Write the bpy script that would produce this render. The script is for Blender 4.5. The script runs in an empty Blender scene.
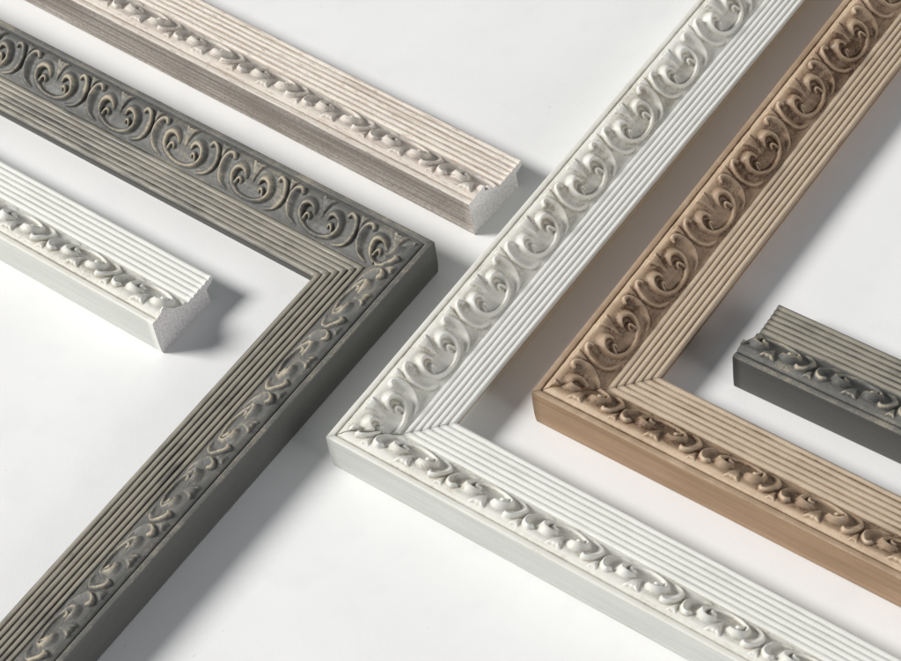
import bpy, math, random
import numpy as np

scene = bpy.context.scene
COL = scene.collection
MM = 0.001
rng = np.random.default_rng(7)

# ---------------------------------------------------------------- helpers
def link(o, parent=None):
    COL.objects.link(o)
    if parent is not None:
        o.parent = parent
    return o

def smooth_noise(n, step, seed, amp):
    """smooth 1-D wobble, knots every `step` samples"""
    r = np.random.default_rng(seed)
    k = max(4, int(n / step) + 4)
    kn = r.normal(0, 1, k)
    x = np.linspace(0, k - 2.001, n)
    i = x.astype(int); f = x - i; f = f * f * (3 - 2 * f)
    return (kn[i] * (1 - f) + kn[i + 1] * f) * amp

def noise2(nt, nv, st, sv, seed):
    r = np.random.default_rng(seed)
    a = int(nt / st) + 3; b = int(nv / sv) + 3
    g = r.normal(0, 1, (a, b))
    x = np.linspace(0, a - 2.001, nt); y = np.linspace(0, b - 2.001, nv)
    i = x.astype(int); fx = (x - i); fx = (fx * fx * (3 - 2 * fx))[:, None]
    j = y.astype(int); fy = (y - j); fy = (fy * fy * (3 - 2 * fy))[None, :]
    return (g[i][:, j] * (1 - fx) * (1 - fy) + g[i + 1][:, j] * fx * (1 - fy)
            + g[i][:, j + 1] * (1 - fx) * fy + g[i + 1][:, j + 1] * fx * fy)

def loft(name, T, U, Z, mats, side, parent=None, relief=None, facemat=None, smooth=None, capmat=None):
    """T,U,Z: (nt, n) arrays in mm of a closed loop swept along t.
    side=+1: u goes to local +y, side=-1: u goes to local -y."""
    nt, n = U.shape
    co = np.empty((nt, n, 3), dtype=float)
    co[..., 0] = T * MM; co[..., 1] = U * MM * side; co[..., 2] = Z * MM
    co = co.reshape(-1, 3)
    i = np.arange(nt - 1)[:, None]; j = np.arange(n)[None, :]
    a = i * n + j; b = i * n + (j + 1) % n
    c = (i + 1) * n + (j + 1) % n; d = (i + 1) * n + j
    quads = np.stack([a, b, c, d], -1).reshape(-1, 4)
    # loop runs u+ on top then back below; orient outward
    if side > 0:
        quads = quads[:, ::-1]
    caps0 = np.arange(n); caps1 = (nt - 1) * n + np.arange(n)
    if side > 0:
        c0, c1 = caps0, caps1[::-1]
    else:
        c0, c1 = caps0[::-1], caps1
    c0, c1 = c0[::-1], c1[::-1]
    me = bpy.data.meshes.new(name)
    nq = len(quads)
    me.vertices.add(len(co)); me.vertices.foreach_set('co', co.ravel())
    loops = np.concatenate([quads.ravel(), c1, c0]).astype(np.int32)
    me.loops.add(len(loops)); me.loops.foreach_set('vertex_index', loops)
    me.polygons.add(nq + 2)
    starts = np.concatenate([np.arange(nq) * 4, [nq * 4, nq * 4 + n]]).astype(np.int32)
    me.polygons.foreach_set('loop_start', starts)
    me.update(calc_edges=True)
    for m in mats: me.materials.append(m)
    mi = np.zeros(nq + 2, dtype=np.int32)
    if facemat is not None:
        mi[:nq] = np.tile(np.asarray(facemat, dtype=np.int32), nt - 1)
    mi[nq:] = (len(mats) - 1) if capmat is None else capmat
    me.polygons.foreach_set('material_index', mi)
    sm = np.zeros(nq + 2, dtype=bool)
    s1 = np.ones(n, dtype=bool) if smooth is None else np.asarray(smooth, dtype=bool)
    sm[:nq] = np.tile(s1, nt - 1)
    me.polygons.foreach_set('use_smooth', sm)
    if relief is not None:
        at = me.attributes.new('relief', 'FLOAT', 'POINT')
        at.data.foreach_set('value', relief.astype(np.float32).ravel())
    me.validate()
    me.update()
    o = bpy.data.objects.new(name, me)
    return link(o, parent)

# ---------------------------------------------------------------- moulding profile (mm)
W = 60.0
BAND = [(5.2, 33.7), (6.2, 34.6), (8, 35.4), (10.5, 35.7), (13.5, 34.4), (18, 30.9), (23, 26.8), (27.5, 23.3), (31, 21.3), (34.4, 20.2)]
NB = 84
bu = np.linspace(BAND[0][0], BAND[-1][0], NB)
# Catmull-like smoothing of the band curve
def crv(x):
    px = np.array([p[0] for p in BAND]); pz = np.array([p[1] for p in BAND])
    base = np.interp(x, px, pz)
    acc = 0
    for d in (-2.4, -1.2, 0, 1.2, 2.4):
        acc = acc + np.interp(np.clip(x + d, px[0], px[-1]), px, pz)
    w = np.clip(np.minimum(x - px[0], px[-1] - x) / 2.4, 0, 1)
    return base * (1 - w) + acc / 5 * w
bz = crv(bu)
du = np.gradient(bu); dz = np.gradient(bz)
ln = np.hypot(du, dz)
bnu, bnz = -dz / ln, du / ln          # outward normal of the band

# ---------------------------------------------------------------- the scroll motif
PER = 61.7
def poly(pts, n=60):
    """resample a smooth curve through points (x, v, r, h)"""
    P = np.array(pts, dtype=float)
    k = len(P)
    t = np.linspace(0, k - 1, n)
    i = np.clip(t.astype(int), 0, k - 2); f = (t - i)[:, None]
    p0 = P[np.clip(i - 1, 0, k - 1)]; p1 = P[i]; p2 = P[i + 1]; p3 = P[np.clip(i + 2, 0, k - 1)]
    return 0.5 * ((2 * p1) + (-p0 + p2) * f + (2 * p0 - 5 * p1 + 4 * p2 - p3) * f ** 2 + (-p0 + 3 * p1 - 3 * p2 + p3) * f ** 3)

# asymmetric strokes for one half (mirrored for the other):
# x, v, radius on the hollow side, radius on the outer side, height
STROKES = [
    # heart-shaped band: thin at the bottom, swelling into the volute; soft shoulder outside
    ([(-2, 29.7, 1.3, 1.7, 1.9), (5, 29.2, 1.3, 1.8, 1.9), (10, 27.5, 1.5, 2.4, 2.3), (14.2, 24.8, 1.9, 3.0, 3.0), (16.3, 21.0, 2.2, 3.8, 3.6),
      (15.8, 17.2, 2.3, 4.3, 4.2), (13.2, 14.9, 2.1, 4.6, 4.4), (9.9, 14.4, 1.8, 4.0, 4.1), (7.3, 15.8, 1.4, 3.2, 3.2), (6.1, 18.2, 0.9, 1.8, 1.8)], -1, 0.6),
    # inner curl of the volute
    ([(12.4, 26.6, 1.0, 1.0, 1.0), (12.3, 24.4, 1.15, 1.15, 2.2), (11.6, 22.0, 1.25, 1.25, 2.9), (10.1, 20.4, 1.25, 1.25, 3.1), (8.6, 20.9, 1.1, 1.1, 2.7), (8.3, 22.4, 0.95, 0.95, 2.0)], -1, 0.6),
    # C leaf: sharp ridge with a hollow leaf body sloping in towards the heart
    ([(20.2, 11.6, 1.5, 1.5, 2.6), (21.8, 9.9, 1.9, 1.6, 3.4), (25.2, 10.6, 3.4, 1.3, 3.3), (27.8, 13.6, 5.6, 1.2, 3.1), (28.9, 18.0, 6.6, 1.1, 2.8), (27.9, 22.8, 6.0, 1.05, 2.5),
      (24.8, 27.0, 4.0, 1.0, 2.1), (20.6, 29.4, 2.2, 0.95, 1.6), (16.6, 30.4, 0.9, 0.8, 0.7)], 1, 0.6),
]
NX = 156
xs = (np.arange(NX) + 0.5) / NX * PER - PER / 2
VS = 1.12                                # the slope is longer than its plan width
VV0, XS0 = np.meshgrid(bu - 1.4, xs)
def stroke(X, V, pts, hollow, pw):
    C = poly(pts, 70)
    tx = np.gradient(C[:, 0]); tv = np.gradient(C[:, 1]) * VS
    h = np.zeros_like(X)
    for k in range(len(C)):
        x, v, ri, ro, hh = C[k]
        dx = X - x; dv = (V - v) * VS
        sgn = (tx[k] * dv - tv[k] * dx) * hollow       # > 0 on the hollow side
        along = np.abs(tx[k] * dx + tv[k] * dv) / np.hypot(tx[k], tv[k])
        d = np.hypot(dx, dv)
        r = np.where(sgn > 0, ri, ro)
        q = np.clip(d / r, 0, 1)
        steep = np.clip(1 - q * q, 0, 1) ** pw
        soft = 0.5 + 0.5 * np.cos(np.pi * q)
        wide = np.clip((r - 1.6) / 1.5, 0, 1)
        val = steep * (1 - wide) + soft * wide
        # the wide side acts only beside the stroke, so ends stay crisp
        val = val * np.where(wide > 0, np.clip(1.6 - along / (0.45 * r + 0.6), 0, 1), 1)
        h = np.maximum(h, hh * val)
    return h
def wedge(X, V, v0, v1, w0, w1, h0, h1):
    """trumpet petal: narrow stem at v0 widening to a scooped rim at v1 < v0"""
    sv = np.clip((v0 - V) / (v0 - v1), 0, 1)
    w = w0 + (w1 - w0) * sv ** 1.7
    q = np.abs(X) / w
    body = np.clip((1 - q ** 3), 0, 1) ** 0.7 * (0.72 + 0.28 * np.clip(q, 0, 1) ** 2)
    body = body * (1 - 0.12 * sv * (0.5 + 0.5 * np.cos(q * np.pi * 3.0 + np.pi)))
    rim = v1 + 0.9 * (1 - np.clip(q, 0, 1) ** 2) - 0.15 * np.cos(q * np.pi * 3.0)
    fade = np.clip((V - rim) / 1.0 + 0.5, 0, 1); fade = fade * fade * (3 - 2 * fade)
    tail = np.clip((v0 - V) / 2.0 + 0.2, 0, 1)
    return (h0 + (h1 - h0) * sv) * body * fade * tail
H = np.zeros_like(XS0)
for pts, hol, pw in STROKES:
    for mir in (1, -1):
        H = np.maximum(H, stroke(XS0 * mir, VV0, pts, hol, pw))
H = np.maximum(H, wedge(XS0, VV0, 20.0, 7.0, 0.9, 6.2, 0.9, 3.6))
for sft in (-PER / 2, PER / 2):
    H = np.maximum(H, wedge(XS0 - sft, VV0, 15.0, 6.6, 0.7, 3.6, 0.8, 2.4))
XX, VV = np.abs(XS0), VV0
# the bowl of the heart is slightly dished
bowl = np.clip(1 - ((XX / 9.0) ** 2 + ((VV - 23.4) / 5.6) ** 2), 0, 1)
H = H + 0.0
H -= 0.55 * bowl ** 0.8 * (H < 0.6)
# soften the creases a touch (cast composition ornament)
def blur(a, k):
    for _ in range(k):
        a = (np.roll(a, 1, 0) + np.roll(a, -1, 0) + 2 * a) / 4
        b = a.copy(); b[:, 1:-1] = (a[:, :-2] + a[:, 2:] + 2 * a[:, 1:-1]) / 4
        a = b
    return a
H = blur(H, 1)
H *= 1.0
edge = np.clip(np.minimum(bu - bu[0], bu[-1] - bu) / 1.0, 0, 1)
H = H * edge[None, :]
REL = np.clip(blur(H, 1) / 3.2, 0, 1)
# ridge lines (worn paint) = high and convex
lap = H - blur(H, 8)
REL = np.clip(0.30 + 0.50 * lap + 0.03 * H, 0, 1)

# ---------------------------------------------------------------- materials
def nodes_of(m):
    m.use_nodes = True
    nt = m.node_tree; nt.nodes.clear()
    return nt
class G:
    def __init__(s, m): s.nt = nodes_of(m); s.n = s.nt.nodes; s.l = s.nt.links
    def new(s, t, **k):
        nd = s.n.new(t)
        for a, b in k.items(): setattr(nd, a, b)
        return nd
    def set(s, sock, v):
        if hasattr(v, 'is_output') or isinstance(v, bpy.types.NodeSocket): s.l.new(v, sock)
        else: sock.default_value = v
    def coord(s, scale):
        tc = s.new('ShaderNodeTexCoord'); mp = s.new('ShaderNodeMapping')
        s.l.new(tc.outputs['Object'], mp.inputs['Vector']); mp.inputs['Scale'].default_value = scale
        return mp.outputs[0]
    def noise(s, scale, detail=3, rough=0.55, vec=None):
        nd = s.new('ShaderNodeTexNoise'); nd.inputs['Scale'].default_value = scale
        nd.inputs['Detail'].default_value = detail; nd.inputs['Roughness'].default_value = rough
        if vec is not None: s.l.new(vec, nd.inputs['Vector'])
        return nd.outputs['Fac']
    def ramp(s, fac, a, b, lo=0.0, hi=1.0):
        nd = s.new('ShaderNodeMapRange'); nd.interpolation_type = 'SMOOTHSTEP'
        s.set(nd.inputs[0], fac); nd.inputs[1].default_value = a; nd.inputs[2].default_value = b
        nd.inputs[3].default_value = lo; nd.inputs[4].default_value = hi
        return nd.outputs[0]
    def math(s, op, a, b):
        nd = s.new('ShaderNodeMath', operation=op); s.set(nd.inputs[0], a); s.set(nd.inputs[1], b); return nd.outputs[0]
    def mix(s, f, a, b):
        nd = s.new('ShaderNodeMix', data_type='RGBA'); s.set(nd.inputs[0], f)
        s.set(nd.inputs[6], a if not isinstance(a, tuple) else (*a, 1)); s.set(nd.inputs[7], b if not isinstance(b, tuple) else (*b, 1))
        return nd.outputs[2]
    def attr(s, name):
        nd = s.new('ShaderNodeAttribute'); nd.attribute_name = name; return nd.outputs['Fac']
    def finish(s, col, rough, height=None, dist=0.0002, strength=0.6, spec=0.4):
        b = s.new('ShaderNodeBsdfPrincipled'); o = s.new('ShaderNodeOutputMaterial')
        s.set(b.inputs['Base Color'], col); s.set(b.inputs['Roughness'], rough)
        b.inputs['Specular IOR Level'].default_value = spec
        if height is not None:
            bp = s.new('ShaderNodeBump'); bp.inputs['Distance'].default_value = dist; bp.inputs['Strength'].default_value = strength
            s.l.new(height, bp.inputs['Height']); s.l.new(bp.outputs[0], b.inputs['Normal'])
        s.l.new(b.outputs[0], o.inputs[0])

def finish_mat(name, low, mid, high, rough=0.45, streak=0.12, streak_col=None, speck=0.0, th=(0.25, 0.75), grain=0.35, spec=0.4):
    """painted / rubbed moulding finish. relief attribute: 0 recess .. 1 worn ridge"""
    m = bpy.data.materials.new(name); g = G(m)
    long = g.coord((6, 260, 260)); obj = g.coord((1, 1, 1))
    ns = g.noise(1.0, 4, 0.6, long)
    nf = g.noise(750, 3, 0.75, obj)
    nm = g.noise(90, 4, 0.6, obj)
    rel = g.attr('relief')
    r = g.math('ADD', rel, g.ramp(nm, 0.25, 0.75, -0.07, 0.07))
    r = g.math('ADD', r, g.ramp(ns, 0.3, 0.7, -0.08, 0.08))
    nb = g.noise(26, 3, 0.6, g.coord((0.6, 1, 1)))
    r = g.math('ADD', r, g.ramp(nb, 0.3, 0.7, -0.12, 0.12))
    r = g.math('ADD', r, g.ramp(nf, 0.3, 0.7, -0.10, 0.10))
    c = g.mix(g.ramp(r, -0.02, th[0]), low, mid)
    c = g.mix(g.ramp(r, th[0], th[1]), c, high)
    sc = streak_col or tuple(x * 0.6 for x in mid)
    c = g.mix(g.ramp(ns, 0.5, 0.78, 0, streak), c, sc)
    c = g.mix(g.ramp(nf, 0.45, 0.68, 0, grain * 0.4), c, tuple(x * 0.55 for x in mid))
    sc1 = g.noise(1.0, 3, 0.65, g.coord((16, 850, 850)))
    c = g.mix(g.ramp(sc1, 0.56, 0.66, 0, 0.75 if speck else 0.16), c, sc)
    if speck:
        sp = g.noise(520, 3, 0.7, g.coord((0.22, 1, 1)))
        c = g.mix(g.ramp(sp, 0.55, 0.68, 0, speck), c, sc)
    h = g.math('ADD', g.math('MULTIPLY', nf, 0.5), g.math('ADD', g.math('MULTIPLY', nm, 0.5), g.math('MULTIPLY', ns, 0.7)))
    g.finish(c, g.ramp(nm, 0.3, 0.7, rough - 0.06, rough + 0.08), h, 0.00022, 0.55, spec)
    return m

def side_mat(name, a, b, rough=0.5, sx=5, amount=0.6, grainy=0.3, dark=None, spec=0.35):
    m = bpy.data.materials.new(name); g = G(m)
    ns = g.noise(1.0, 5, 0.6, g.coord((sx, 300, 300)))
    nl = g.noise(1.0, 3, 0.5, g.coord((14, 40, 40)))
    nf = g.noise(700, 3, 0.75, g.coord((0.5, 1, 1)))
    c = g.mix(g.ramp(ns, 0.38, 0.62, 0, amount), a, b)
    c = g.mix(g.ramp(nl, 0.35, 0.7, 0, amount * 0.7), c, b)
    c = g.mix(g.ramp(nf, 0.45, 0.7, 0, grainy), c, dark or tuple(x * 0.6 for x in a))
    h = g.math('ADD', g.math('MULTIPLY', nf, 0.7), g.math('MULTIPLY', ns, 0.7))
    h = g.math('ADD', h, g.math('MULTIPLY', nl, 2.5))
    sc1 = g.noise(1.0, 3, 0.65, g.coord((20, 700, 700)))
    c = g.mix(g.ramp(sc1, 0.56, 0.66, 0, amount * 0.5), c, dark or tuple(x * 0.7 for x in b))
    g.finish(c, rough, h, 0.0003, 0.55, spec)
    return m

def plain_mat(name, a, b):
    m = bpy.data.materials.new(name); g = G(m)
    n = g.noise(1.0, 4, 0.6, g.coord((60, 400, 400)))
    g.finish(g.mix(g.ramp(n, 0.35, 0.65), a, b), 0.6, n, 0.0003, 0.5, 0.3)
    return m

def raw_mat(name, a, b):
    m = bpy.data.materials.new(name); g = G(m)
    v = g.new('ShaderNodeTexVoronoi'); v.inputs['Scale'].default_value = 780
    g.l.new(g.coord((1, 1, 1)), v.inputs['Vector'])
    nf = g.noise(900, 3, 0.7, g.coord((1, 1, 1)))
    c = g.mix(g.ramp(nf, 0.44, 0.62), a, b)
    c = g.mix(g.ramp(v.outputs['Distance'], 0.35, 0.75, 0, 0.6), c, tuple(x * 0.75 for x in b))
    saw = g.noise(1.0, 2, 0.5, g.coord((1, 900, 40)))
    c = g.mix(g.ramp(saw, 0.45, 0.7, 0, 0.35), c, tuple(x * 0.82 for x in b))
    h = g.math('SUBTRACT', g.math('ADD', nf, saw), g.math('MULTIPLY', v.outputs['Distance'], 0.8))
    g.finish(c, 0.8, h, 0.0007, 0.9, 0.2)
    return m

def s2l(c):
    return tuple(((x / 255) / 12.92 if x / 255 <= 0.04045 else ((x / 255 + 0.055) / 1.055) ** 2.4) for x in c)

RAW = raw_mat('raw_composite_end_grain', s2l((250, 247, 246)), s2l((234, 229, 229)))
FIN = {
 'white': dict(
    top=finish_mat('white_paint', s2l((182, 175, 158)), s2l((226, 224, 214)), s2l((234, 234, 228)), 0.46, 0.08, s2l((205, 202, 190)), th=(0.3, 0.7), grain=0.2),
    reed=finish_mat('white_paint_reeds', s2l((205, 203, 194)), s2l((222, 223, 216)), s2l((231, 231, 225)), 0.5, 0.06, s2l((206, 203, 192)), th=(0.3, 0.8), grain=0.3),
    side=side_mat('white_paint_side', s2l((220, 221, 214)), s2l((204, 206, 199)), 0.5, 5, 0.7, 0.2)),
 'grey': dict(
    top=finish_mat('grey_paint', s2l((78, 77, 73)), s2l((103, 103, 100)), s2l((190, 178, 155)), 0.5, 0.2, s2l((128, 125, 114)), th=(0.3, 0.78), grain=0.5, spec=0.25),
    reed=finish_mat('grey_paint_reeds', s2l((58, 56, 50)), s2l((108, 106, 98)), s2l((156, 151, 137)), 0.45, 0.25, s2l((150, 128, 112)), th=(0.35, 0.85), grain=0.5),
    side=side_mat('grey_paint_side', s2l((93, 93, 90)), s2l((84, 84, 81)), 0.5, 5, 0.5, 0.35)),
 'brown': dict(
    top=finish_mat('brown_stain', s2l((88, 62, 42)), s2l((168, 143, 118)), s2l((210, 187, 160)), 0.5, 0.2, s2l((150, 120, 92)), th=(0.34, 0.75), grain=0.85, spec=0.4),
    reed=finish_mat('brown_stain_reeds', s2l((120, 92, 68)), s2l((182, 163, 141)), s2l((202, 184, 161)), 0.45, 0.3, s2l((160, 130, 100)), th=(0.35, 0.85), grain=0.7),
    side=side_mat('brown_stain_side', s2l((187, 155, 122)), s2l((160, 129, 100)), 0.5, 6, 0.8, 0.3)),
 'pink': dict(
    top=finish_mat('pale_washed_wood', s2l((196, 182, 172)), s2l((221, 212, 200)), s2l((233, 227, 217)), 0.6, 0.35, s2l((176, 156, 142)), speck=0.7, th=(0.3, 0.7), grain=0.8),
    reed=finish_mat('pale_washed_wood_reeds', s2l((176, 160, 148)), s2l((220, 210, 197)), s2l((233, 226, 215)), 0.6, 0.6, s2l((172, 152, 138)), speck=0.7, th=(0.35, 0.8), grain=0.8),
    side=side_mat('weathered_wood_side', s2l((204, 196, 187)), s2l((150, 140, 130)), 0.7, 3, 1.0, 0.8, dark=s2l((120, 110, 101)))),
}

EDGE = {'white': plain_mat('bare_wood_edge', s2l((170, 152, 132)), s2l((142, 124, 104))),
        'brown': plain_mat('dark_stained_edge', s2l((112, 84, 64)), s2l((84, 62, 48))),
        'grey': plain_mat('grey_edge', s2l((84, 82, 76)), s2l((70, 68, 62))),
        'pink': plain_mat('washed_edge', s2l((190, 174, 160)), s2l((160, 144, 132)))}
# ---------------------------------------------------------------- build one moulding length
def rail(parent, kind, L, t0, mitre, side, phase, period, seed, gap=0.1, cap=None, flat=False):
    """mitre: +1 if the t0 end is cut at 45 degrees (t = u), 0 straight.
    t runs from t0 (+u) to L."""
    F = FIN[kind]
    capm = cap or RAW
    def T(nt, U, g):
        s = np.linspace(0, 1, nt)[:, None]
        st = (U[0] + g + t0)[None, :] if mitre else np.full_like(U[0], t0)[None, :]
        return st + (L - st) * s
    # ---- core: side face, lip, flat seats under ornament and reeds, rabbet
    outer = [(1.3, 0.0), (0.7, 1.2), (0.35, 5), (0.1, 10), (0, 18), (0, 26), (0, 33.0), (0.12, 33.7), (0.45, 34.15), (1.0, 34.35), (3.5, 34.35),
             (4.0, 34.15), (4.3, 33.8), (4.55, 33.1), (5.2, 33.1)]
    seat = [(5.2, 31.2), (9, 32.2), (13, 31.0), (20, 27.0), (27, 22.0), (31, 19.2), (34.4, 17.8)]
    rest = [(34.9, 17.8), (59.2, 18.2), (59.2, 17.4), (58.6, 16.6), (52.6, 14.0), (52.2, 13.4), (53.0, 0.0), (30, 0.0)]
    prof = np.array(outer + seat + rest, dtype=float)
    n = len(prof)
    nt = max(12, int((L - t0) / 6))
    wob = np.stack([smooth_noise(nt, 4, seed * 31 + 1, 0.07), smooth_noise(nt, 9, seed * 31 + 2, 0.10)], 0)
    U = np.repeat(prof[None, :, 0], nt, 0); Z = np.repeat(prof[None, :, 1], nt, 0)
    top = (prof[:, 1] > 32.5) & (prof[:, 0] < 4.4)
    U = U + wob[1][:, None] * 0.4 * (prof[None, :, 0] < 2)
    Z = Z + wob[0][:, None] * top[None, :]
    fm = np.zeros(n, dtype=int)             # 0 side, 1 top finish
    for k in range(n):
        if 7 <= k < 15: fm[k] = 1
    sm = np.zeros(n, dtype=bool); sm[:14] = True
    sm[n - 1] = False
    body = loft('rail', T(nt, U, gap), U, Z, [F['side'], F['top'], capm], side, parent, None, fm, sm)
    at = body.data.attributes.new('relief', 'FLOAT', 'POINT')
    rv = np.tile(np.where((prof[:, 0] > 4.1) & (prof[:, 0] < 5.4), 0.2, np.where(prof[:, 1] > 33.9, 0.42 if kind == 'brown' else 0.38, 0.3)), nt)
    at.data.foreach_set('value', rv.astype(np.float32))
    if flat: body.name = 'core'
    sub = parent if flat else body
    # ---- reeded border: six rounded reeds
    R0, R1, NR = 34.9, 60.0, 6
    w = (R1 - R0) / NR; ru = []; rz = []; rr = []
    ru.append(34.4); rz.append(20.2); rr.append(0.3)
    for k in range(NR):
        u0 = R0 + k * w; zc = 21.0 + (21.9 - 21.0) * k / (NR - 1)
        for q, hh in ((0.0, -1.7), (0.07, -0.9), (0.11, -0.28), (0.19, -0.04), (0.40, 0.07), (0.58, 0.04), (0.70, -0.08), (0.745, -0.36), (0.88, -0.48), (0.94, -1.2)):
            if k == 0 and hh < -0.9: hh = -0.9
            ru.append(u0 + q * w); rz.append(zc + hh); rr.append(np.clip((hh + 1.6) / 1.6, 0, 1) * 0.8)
    ru += [60.0, 60.15, 60.1, 59.6, 59.2]; rz += [20.9, 20.2, 18.7, 18.0, 18.2]; rr += [0.55, 0.5, 0.3, 0.2, 0.2]
    ntop = len(ru)
    ru += [34.9, 34.4]; rz += [17.8, 17.8]; rr += [0, 0]
    ru = np.array(ru); rz = np.array(rz); rr = np.array(rr)
    nr = max(20, int((L - t0) / 4)); n = len(ru)
    U = np.repeat(ru[None], nr, 0).copy(); Z = np.repeat(rz[None], nr, 0).copy()
    for k in range(NR):
        sl = slice(1 + k * 10, 1 + k * 10 + 10)
        Z[:, sl] += (smooth_noise(nr, 5, seed * 77 + k, 0.11) + smooth_noise(nr, 1.6, seed * 79 + k, 0.05))[:, None]
        U[:, sl] += smooth_noise(nr, 8, seed * 91 + k, 0.06)[:, None]
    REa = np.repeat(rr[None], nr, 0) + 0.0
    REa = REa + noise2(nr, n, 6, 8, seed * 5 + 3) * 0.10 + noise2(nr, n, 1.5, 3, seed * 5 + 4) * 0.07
    sm = np.ones(n, dtype=bool); sm[ntop - 1:] = False
    em = np.zeros(n, dtype=int); em[ntop - 4:] = 1
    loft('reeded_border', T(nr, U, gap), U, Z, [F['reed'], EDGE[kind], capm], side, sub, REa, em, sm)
    # ---- scroll ornament band
    dt = 0.4
    no = int((L - t0) / dt)
    lower = [(34.4, 17.8), (31, 19.2), (27, 22.0), (20, 27.0), (13, 31.0), (9, 32.2), (5.2, 31.2)]
    ncol = NB + len(lower)
    Ut = np.concatenate([bu, [p[0] for p in lower]])
    Tg = T(no, np.repeat(Ut[None], 2, 0), gap * 2.6)
    # sample the periodic relief
    ph = ((Tg[:, :NB] - phase + noise2(no, NB, 70, 60, seed + 21) * 0.35) / period + 0.5) % 1.0
    fx = ph * NX - 0.5; i0 = np.floor(fx).astype(int); f = fx - i0
    jj = np.arange(NB)[None, :]
    h = H[i0 % NX, jj] * (1 - f) + H[(i0 + 1) % NX, jj] * f
    re = REL[i0 % NX, jj] * (1 - f) + REL[(i0 + 1) % NX, jj] * f
    if kind == 'brown':      # light put into the stain colour: paler lit rim, darker shaded cove
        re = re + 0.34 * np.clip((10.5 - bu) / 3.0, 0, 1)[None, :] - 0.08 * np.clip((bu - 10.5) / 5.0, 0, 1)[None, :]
    if kind == 'white':      # cove shade put into the colour, shifted towards the greige wash
        re = re - 0.03 * np.clip((bu - 10.5) / 5.0, 0, 1)[None, :]
    # every casting is slightly different
    h = h * (1 + 0.13 * noise2(no, NB, 50, 16, seed + 11)) + noise2(no, NB, 8, 6, seed + 12) * 0.07
    re = re + noise2(no, NB, 24, 12, seed + 13) * 0.03
    h = h * 1.0
    U = np.zeros((no, ncol)); Z = np.zeros((no, ncol)); RR = np.zeros((no, ncol))
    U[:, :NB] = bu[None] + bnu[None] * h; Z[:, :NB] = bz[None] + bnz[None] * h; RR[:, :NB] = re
    for k, (a, b) in enumerate(lower): U[:, NB + k] = a; Z[:, NB + k] = b
    if mitre:
        # keep the cut face on the mitre plane
        Tg2 = Tg.copy(); s = np.clip(1 - np.linspace(0, L, no) / 12.0, 0, 1)[:, None]
        Tg2[:, :NB] += (U[:, :NB] - bu[None]) * s; Tg = Tg2
    sm = np.ones(ncol, dtype=bool); sm[NB - 1:] = False
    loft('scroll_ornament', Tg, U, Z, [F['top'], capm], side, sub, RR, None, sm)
    return body

def empty(name, x, y, yaw, label, cat, group=None):
    o = bpy.data.objects.new(name, None); link(o)
    o.empty_display_size = 0.02
    o.location = (x, y, 0); o.rotation_euler = (0, 0, yaw)
    o['label'] = label; o['category'] = cat
    if group: o['group'] = group
    return o
def face_plus(kind, root, L, phase, period, seed, **k):
    return rail(root, kind, L, 0, 1, 1, phase, period, seed, **k)
def face_perp(kind, root, L, phase, period, seed, **k):
    b = rail(root, kind, L, 0, 1, -1, phase, period, seed, **k)
    b.rotation_euler = (0, 0, math.pi / 2)
    return b

# placement measured on the table (metres, radians)
P = {'A': (-0.09107, -0.09336, -0.75821), 'B': (-0.00051, 0.05103, 2.37155), 'C': (0.04443, -0.08627, -0.74987), 'D': (0.17661, -0.08593, -0.73468), 'E': (-0.19626, 0.02235, -0.77302), 'F': (0.02702, 0.0776, -0.7813)}
grp_f = 'mitred picture frame corners on the white table'
grp_s = 'straight cut moulding lengths on the white table'
A = empty('picture_frame', *P['A'], 'white picture frame corner with scroll relief, between the grey and brown frame corners', 'picture frame', grp_f)
face_plus('white', A, 640, 55.0, 58.3, 1, gap=0.16, cap=FIN['white']['side'])
face_perp('white', A, 700, 153.0, 58.7, 2, gap=0.16, cap=FIN['white']['side'])
B = empty('picture_frame', *P['B'], 'dark grey picture frame corner with beige rubbed scrolls, left of the white frame', 'picture frame', grp_f)
face_plus('grey', B, 560, 20.8, 61.7, 3, gap=0.02, cap=FIN['grey']['side'])
face_perp('grey', B, 520, 307.6, 60.4, 4, gap=0.02, cap=FIN['grey']['side'])
Cc = empty('picture_frame', *P['C'], 'light brown wood tone picture frame corner with darker scroll band, right of the white frame', 'picture frame', grp_f)
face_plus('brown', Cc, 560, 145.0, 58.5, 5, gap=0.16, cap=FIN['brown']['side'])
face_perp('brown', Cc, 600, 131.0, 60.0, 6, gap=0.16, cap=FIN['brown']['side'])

def stick(pkey, kind, label, L, phase, period, seed, flip):
    r = empty('frame_sample', *P[pkey], label, 'moulding', grp_s)
    if not flip:
        rail(r, kind, L, 0, 0, 1, phase, period, seed, cap=FIN[kind]['side'], flat=True)
    else:
        # cut end at t = 0, stick runs towards -t: build from -L to 0
        rail(r, kind, 0, -L, 0, 1, phase, period, seed, flat=True)
    return r
stick('D', 'grey', 'short dark grey moulding length lying inside the brown frame corner at the right edge', 330, 20.0, 59.7, 7, False)
stick('E', 'white', 'short white moulding length with speckled cut end, lying inside the grey frame corner', 330, -20.9, 60.0, 8, True)
stick('F', 'pink', 'pale pinkish washed wood moulding length with weathered side, lying behind the grey frame', 620, -10.3, 60.5, 9, True)

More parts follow.
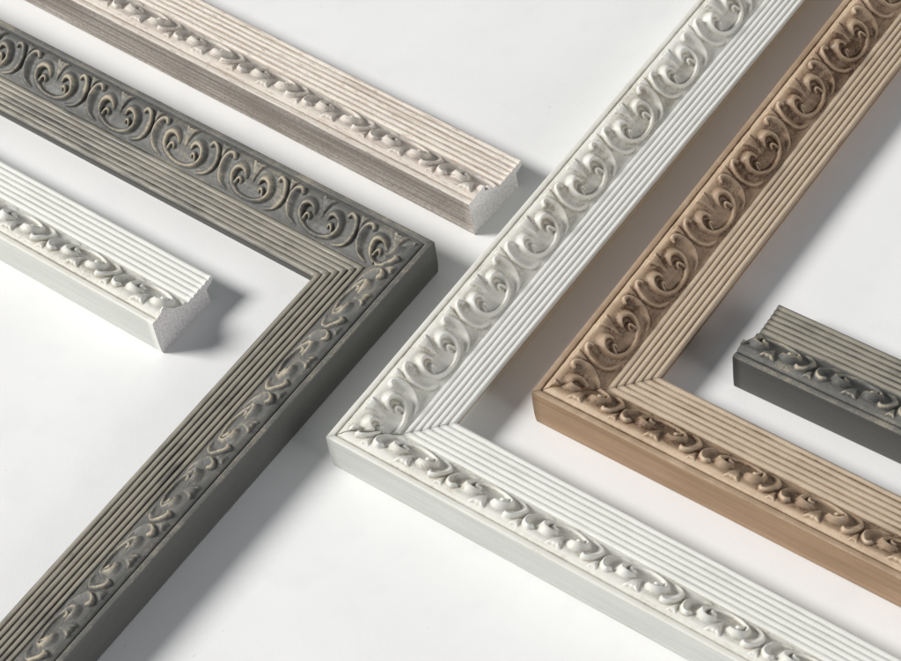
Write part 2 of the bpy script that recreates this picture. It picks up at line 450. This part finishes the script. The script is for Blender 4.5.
# ---------------------------------------------------------------- table surface
bm_me = bpy.data.meshes.new('tabletop')
s = 6.0
bm_me.from_pydata([(-s, -s, 0), (s, -s, 0), (s, s, 0), (-s, s, 0), (-s, -s, -0.03), (s, -s, -0.03), (s, s, -0.03), (-s, s, -0.03)], [],
                  [(0, 1, 2, 3), (7, 6, 5, 4), (0, 4, 5, 1), (1, 5, 6, 2), (2, 6, 7, 3), (3, 7, 4, 0)])
m = bpy.data.materials.new('white_paper_board'); g = G(m)
n1 = g.noise(9, 3, 0.5, g.coord((1, 1, 1))); n2 = g.noise(420, 3, 0.6, g.coord((1, 1, 1))); n3 = g.noise(38, 2, 0.6, g.coord((1, 1, 1)))
c = g.mix(g.ramp(n1, 0.3, 0.7), s2l((234, 234, 233)), s2l((238, 238, 237)))
c = g.mix(g.ramp(n3, 0.5, 0.75, 0, 0.13), c, s2l((215, 216, 222)))
c = g.mix(g.ramp(g.noise(210, 2, 0.5, g.coord((1, 1, 1))), 0.745, 0.79, 0, 0.7), c, s2l((205, 206, 212)))
g.finish(c, 0.7, n2, 0.0003, 0.35, 0.25)
bm_me.materials.append(m)
to = link(bpy.data.objects.new('tabletop', bm_me)); to['kind'] = 'structure'

# ---------------------------------------------------------------- light
w = bpy.data.worlds.new('World'); scene.world = w; w.use_nodes = True
bg = w.node_tree.nodes['Background']; bg.inputs[0].default_value = (0.88, 0.93, 1.0, 1); bg.inputs[1].default_value = 0.18
def area(name, loc, target, size, power, col):
    l = bpy.data.lights.new(name, 'AREA'); l.shape = 'DISK'; l.size = size; l.energy = power; l.color = col
    o = link(bpy.data.objects.new(name, l)); o.location = loc
    d = np.array(target) - np.array(loc)
    from mathutils import Vector
    o.rotation_euler = Vector(d).to_track_quat('-Z', 'Y').to_euler()
    return o
hd = 7.2
area('studio_softbox', (-0.97 * hd, 0.22 * hd, 5.75), (0.05, 0, 0), 3.2, 1035, (1.0, 0.985, 0.965))

area('added_fill_lamp', (2.2, -2.0, 1.1), (0.0, 0, 0), 1.6, 30, (1.0, 1.0, 1.0))  # added low fill, brightens the raw cut ends

# ---------------------------------------------------------------- camera
CAM = {'f': 2.97752, 'fw': [0.0, 0.604856, -0.796335], 'rt': [0.985297, -0.136055, -0.103341], 'up': [0.170852, 0.784626, 0.595963], 'pos': [-0.0, -1.096238, 1.443272]}
cam = bpy.data.cameras.new('Camera'); co = link(bpy.data.objects.new('Camera', cam))
from mathutils import Matrix
fw, rt, up, pos = (np.array(CAM[k]) for k in ('fw', 'rt', 'up', 'pos'))
M = Matrix(((rt[0], up[0], -fw[0], pos[0]), (rt[1], up[1], -fw[1], pos[1]), (rt[2], up[2], -fw[2], pos[2]), (0, 0, 0, 1)))
co.matrix_world = M
cam.sensor_width = 36; cam.lens = CAM['f'] * 36
cam.clip_start = 0.05; cam.clip_end = 100
cam.dof.use_dof = True; cam.dof.focus_distance = 1.80; cam.dof.aperture_fstop = 22
scene.camera = co
scene.view_settings.view_transform = 'Standard'; scene.view_settings.look = 'None'
scene.view_settings.exposure = 0; scene.view_settings.gamma = 1
